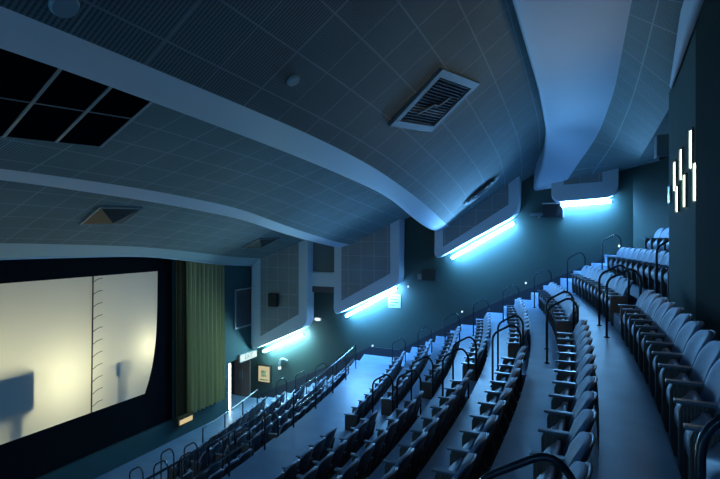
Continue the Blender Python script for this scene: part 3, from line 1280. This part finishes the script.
# exit passage: door, added strip that glows for the lit jamb edge, sign
t = thing('exit_sign', 'white lit exit sign over the passage at the front corner', 'sign', V(FRONTX + 0.02, 18.4, -5.66))
org = t.location
bm = bmesh.new()
box(bm, V(FRONTX + 0.005, 17.72, -5.72) - org, V(FRONTX + 0.10, 19.0, -5.36) - org, 0.015)
link('housing', bm, M['vent'], t)
bm = bmesh.new()
box(bm, V(FRONTX + 0.101, 17.76, -5.68) - org, V(FRONTX + 0.106, 18.96, -5.40) - org)
link('lit_face', bm, M['exit'], t)
cu = bpy.data.curves.new('lettering', 'FONT')
cu.body = 'EXIT'
cu.size = 0.30
cu.extrude = 0.001
cu.align_x = 'CENTER'
cu.align_y = 'CENTER'
tmp = bpy.data.objects.new('tmp', cu)
C.objects.link(tmp)
dg = bpy.context.evaluated_depsgraph_get()
me = bpy.data.meshes.new_from_object(tmp.evaluated_get(dg))
bpy.data.objects.remove(tmp)
me.name = 'lettering'
me.materials.clear()
me.materials.append(M['ink'])
lo = bpy.data.objects.new('lettering', me)
C.objects.link(lo)
lo.parent = t
lo.location = V(FRONTX + 0.108, 18.36, -5.54) - org
lo.rotation_euler = (PI / 2, 0, PI / 2)

t = thing('glowing_jamb_edge', 'glowing strip standing in for passage light on the exit jamb', 'lamp', V(FRONTX + 0.01, 17.05, LOWZ))
org = t.location
bm = bmesh.new()
box(bm, V(FRONTX - 0.03, 17.104, LOWZ + 0.02) - org, V(FRONTX + 0.015, 17.20, -5.62) - org, 0.008)
link('lit_strip', bm, M['jamb_glow'], t)
bm = bmesh.new()
box(bm, V(FRONTX - 0.06, 17.102, LOWZ + 0.02) - org, V(FRONTX - 0.031, 17.22, -5.60) - org, 0.004)
link('strip_backing', bm, M['white'], t)

d1 = thing('door_1', 'brown exit door', 'door', V(-15.2, FARW, LOWZ))
del d1['label'], d1['category']
struct(d1)
org = d1.location
for a, b in ((-15.72, -15.27), (-15.25, -14.78)):
    bm = bmesh.new()
    box(bm, V(a, FARW - 0.06, LOWZ + 0.01) - org, V(b, FARW - 0.002, -5.98) - org, 0.01)
    lf = link('door_leaf', bm, M['door'], d1)
    bm = bmesh.new()
    xx = b - 0.07 if b < -15.26 else a + 0.07
    tube(bm, [V(xx, FARW - 0.11, LOWZ + 0.85) - org, V(xx, FARW - 0.11, LOWZ + 1.25) - org], 0.015, 6)
    link('door_handle', bm, M['rim'], lf)

# bright poster case on the far wall by the exit
t = thing('poster_case', 'dark framed bright yellow poster on the far wall beside the exit', 'poster', V(-13.94, FARW, -6.9))
org = t.location
bm = bmesh.new()
box(bm, V(-14.34, FARW - 0.09, -7.00) - org, V(-13.52, FARW - 0.003, -6.06) - org, 0.012)
link('case', bm, M['frame_dark'], t)
bm = bmesh.new()
box(bm, V(-14.25, FARW - 0.097, -6.90) - org, V(-13.61, FARW - 0.091, -6.16) - org)
link('lit_poster', bm, M['poster_lit'], t)
bm = bmesh.new()
box(bm, V(-14.08, FARW - 0.100, -6.66) - org, V(-13.80, FARW - 0.0975, -6.36) - org)
box(bm, V(-14.16, FARW - 0.100, -6.84) - org, V(-13.70, FARW - 0.0975, -6.76) - org)
link('poster_print', bm, M['curtain'], t)

# ------------------------------------------------------------------ small things on the far wall
t = thing('notice_board', 'white notice with dark lines on far wall under the second panel', 'sign', V(-7.3, FARW, -2.95))
org = t.location
bm = bmesh.new()
box(bm, V(-7.60, FARW - 0.03, -2.97) - org, V(-7.03, FARW - 0.002, -2.40) - org, 0.005)
link('board', bm, M['white'], t)
bm = bmesh.new()
for i, (a, b) in enumerate(((0.08, 0.48), (0.08, 0.42), (0.08, 0.48), (0.08, 0.30))):
    z = -2.50 - 0.12 * i
    box(bm, V(-7.60 + a, FARW - 0.033, z - 0.03) - org, V(-7.60 + b, FARW - 0.0305, z + 0.015) - org)
link('print', bm, M['ink'], t)

t = thing('wall_loudspeaker', 'black loudspeaker with pale lamp front on far wall between slanted panels', 'loudspeaker', V(-5.8, FARW, -1.7))
org = t.location
bm = bmesh.new()
box(bm, V(-6.0, FARW - 0.45, -1.74) - org, V(-5.42, FARW - 0.06, -1.30) - org, 0.02)
link('cabinet', bm, M['dark'], t)
bm = bmesh.new()
box(bm, V(-6.22, FARW - 0.30, -1.72) - org, V(-6.01, FARW - 0.12, -1.50) - org, 0.02)
link('lamp_front', bm, M['white'], t)
bm = bmesh.new()
tube(bm, [V(-5.6, FARW - 0.1, -1.4) - org, V(-5.6, FARW, -1.2) - org], 0.03, 6)
link('bracket', bm, M['dark'], t)

t = thing('wall_loudspeaker', 'black box loudspeaker with pale rim high on far wall left of level tube', 'loudspeaker', V(-1.1, FARW, 0.72))
org = t.location
bm = bmesh.new()
box(bm, V(-1.43, FARW - 0.30, 0.72) - org, V(-0.77, FARW - 0.02, 1.20) - org, 0.02)
link('cabinet', bm, M['dark'], t)
bm = bmesh.new()
box(bm, V(-1.46, FARW - 0.33, 1.205) - org, V(-0.74, FARW - 0.02, 1.245) - org, 0.005)
box(bm, V(-0.765, FARW - 0.33, 0.72) - org, V(-0.735, FARW - 0.02, 1.205) - org, 0.005)
link('pale_rim', bm, M['panel_frame'], t)

t = thing('wall_bracket', 'short pale bracket bar on far wall left of the black box loudspeaker', 'bracket', V(-1.66, FARW, 0.8))
org = t.location
bm = bmesh.new()
box(bm, V(-1.90, FARW - 0.14, 0.80) - org, V(-1.46, FARW - 0.003, 0.90) - org, 0.01)
link('bar', bm, M['vent'], t)
bm = bmesh.new()
box(bm, V(-1.62, FARW - 0.10, 0.70) - org, V(-1.54, FARW - 0.02, 0.80) - org, 0.01)
link('stud', bm, M['vent'], t)

t = thing('panel_loudspeaker', 'small black loudspeaker on the tall tiled panel by the front wall', 'loudspeaker', V(-12.9, PFY, -3.1))
org = t.location
bm = bmesh.new()
box(bm, V(-13.14, PFY - 0.28, -3.16) - org, V(-12.70, PFY - 0.05, -2.56) - org, 0.02)
link('cabinet', bm, M['dark'], t)
bm = bmesh.new()
box(bm, V(-13.0, PFY - 0.06, -2.95) - org, V(-12.84, PFY - 0.012, -2.77) - org)
link('bracket', bm, M['dark'], t)

t = thing('wall_hook_lamp', 'bent pale pipe lamp on far wall under the tall front panel', 'lamp', V(-12.8, FARW, -6.1))
org = t.location
bm = bmesh.new()
tube(bm, round_path([V(-13.05, FARW - 0.08, -6.20) - org, V(-13.05, FARW - 0.08, -5.78) - org, V(-12.85, FARW - 0.12, -5.66) - org, V(-12.6, FARW - 0.10, -5.74) - org], 0.12), 0.045, 8)
link('pipe', bm, M['rim'], t, smooth=True)
bm = bmesh.new()
tube(bm, [V(-13.05, FARW - 0.08, -6.20) - org, V(-13.05, FARW - 0.08, -6.08) - org], 0.07, 10)
link('lamp_head', bm, M['lamp'], t)


def wall_lamp(x, z, lab, sx=0.10, sz=0.06):
    t = thing('wall_lamp', lab, 'lamp', V(x, FARW, z - sz))
    bm = bmesh.new()
    bmesh.ops.create_uvsphere(bm, u_segments=12, v_segments=8, radius=1, matrix=Matrix.Translation((0, -0.06, sz)) @ Matrix.Diagonal((sx, 0.05, sz, 1)))
    link('lens', bm, M['lamp'], t, smooth=True)
    bm = bmesh.new()
    box(bm, (-sx * 1.1, -0.02, 0), (sx * 1.1, -0.002, sz * 2), 0.006)
    link('back_plate', bm, M['rim'], t)


wall_lamp(-11.02, -3.72, 'oval glowing wall lamp between the two tallest wall panels', 0.16, 0.07)
wall_lamp(-8.31, -4.66, 'small white lamp just above the far end of the cross aisle', 0.035, 0.035)
wall_lamp(1.04, -0.31, 'small white lamp at the top of the far wall stair', 0.03, 0.045)
wall_lamp(-2.05, -1.72, 'small white lamp above the middle of the far wall stair', 0.03, 0.035)
wall_lamp(-4.45, -2.95, 'small white lamp above the lower part of the far wall stair', 0.03, 0.035)
wall_lamp(-6.70, -2.05, 'small white knob lamp under the right end of second panel', 0.03, 0.05)

# ------------------------------------------------------------------ lit slots in the booth wall
SL = [(8.14, 0.98, 1.50, 'upper', 'nearest'), (7.86, 0.50, 1.00, 'lower', 'nearest'), (8.92, 0.90, 1.36, 'upper', 'middle'),
      (8.64, 0.46, 0.93, 'lower', 'middle'), (9.52, 0.78, 1.25, 'upper', 'farthest'), (9.30, 0.42, 0.82, 'lower', 'farthest')]
for y, z0, z1, a, b in SL:
    t = thing('light_slot', 'tall glowing slot in booth wall, %s of the %s three' % (b, a), 'lit slot', V(BX, y, z0), 0, 'glowing slots in the booth wall')
    org = t.location
    bm = bmesh.new()
    box(bm, V(BX - 0.03, y - 0.13, z0 - 0.02) - org, V(BX - 0.002, y - 0.105, z1 + 0.02) - org)
    box(bm, V(BX - 0.03, y + 0.105, z0 - 0.02) - org, V(BX - 0.002, y + 0.13, z1 + 0.02) - org)
    link('slot_frame', bm, M['booth'], t)
    bm = bmesh.new()
    box(bm, V(BX - 0.012, y - 0.10, z0) - org, V(BX - 0.002, y + 0.10, z1) - org)
    link('lit_glass', bm, M['slot'], t)
t = thing('switch_plate', 'small pale switch plate at the far edge of the booth wall', 'switch', V(BX, 10.1, 0.6))
bm = bmesh.new()
box(bm, (-0.03, -0.10, 0), (-0.002, 0.10, 0.30), 0.006)
link('plate', bm, M['rim'], t)
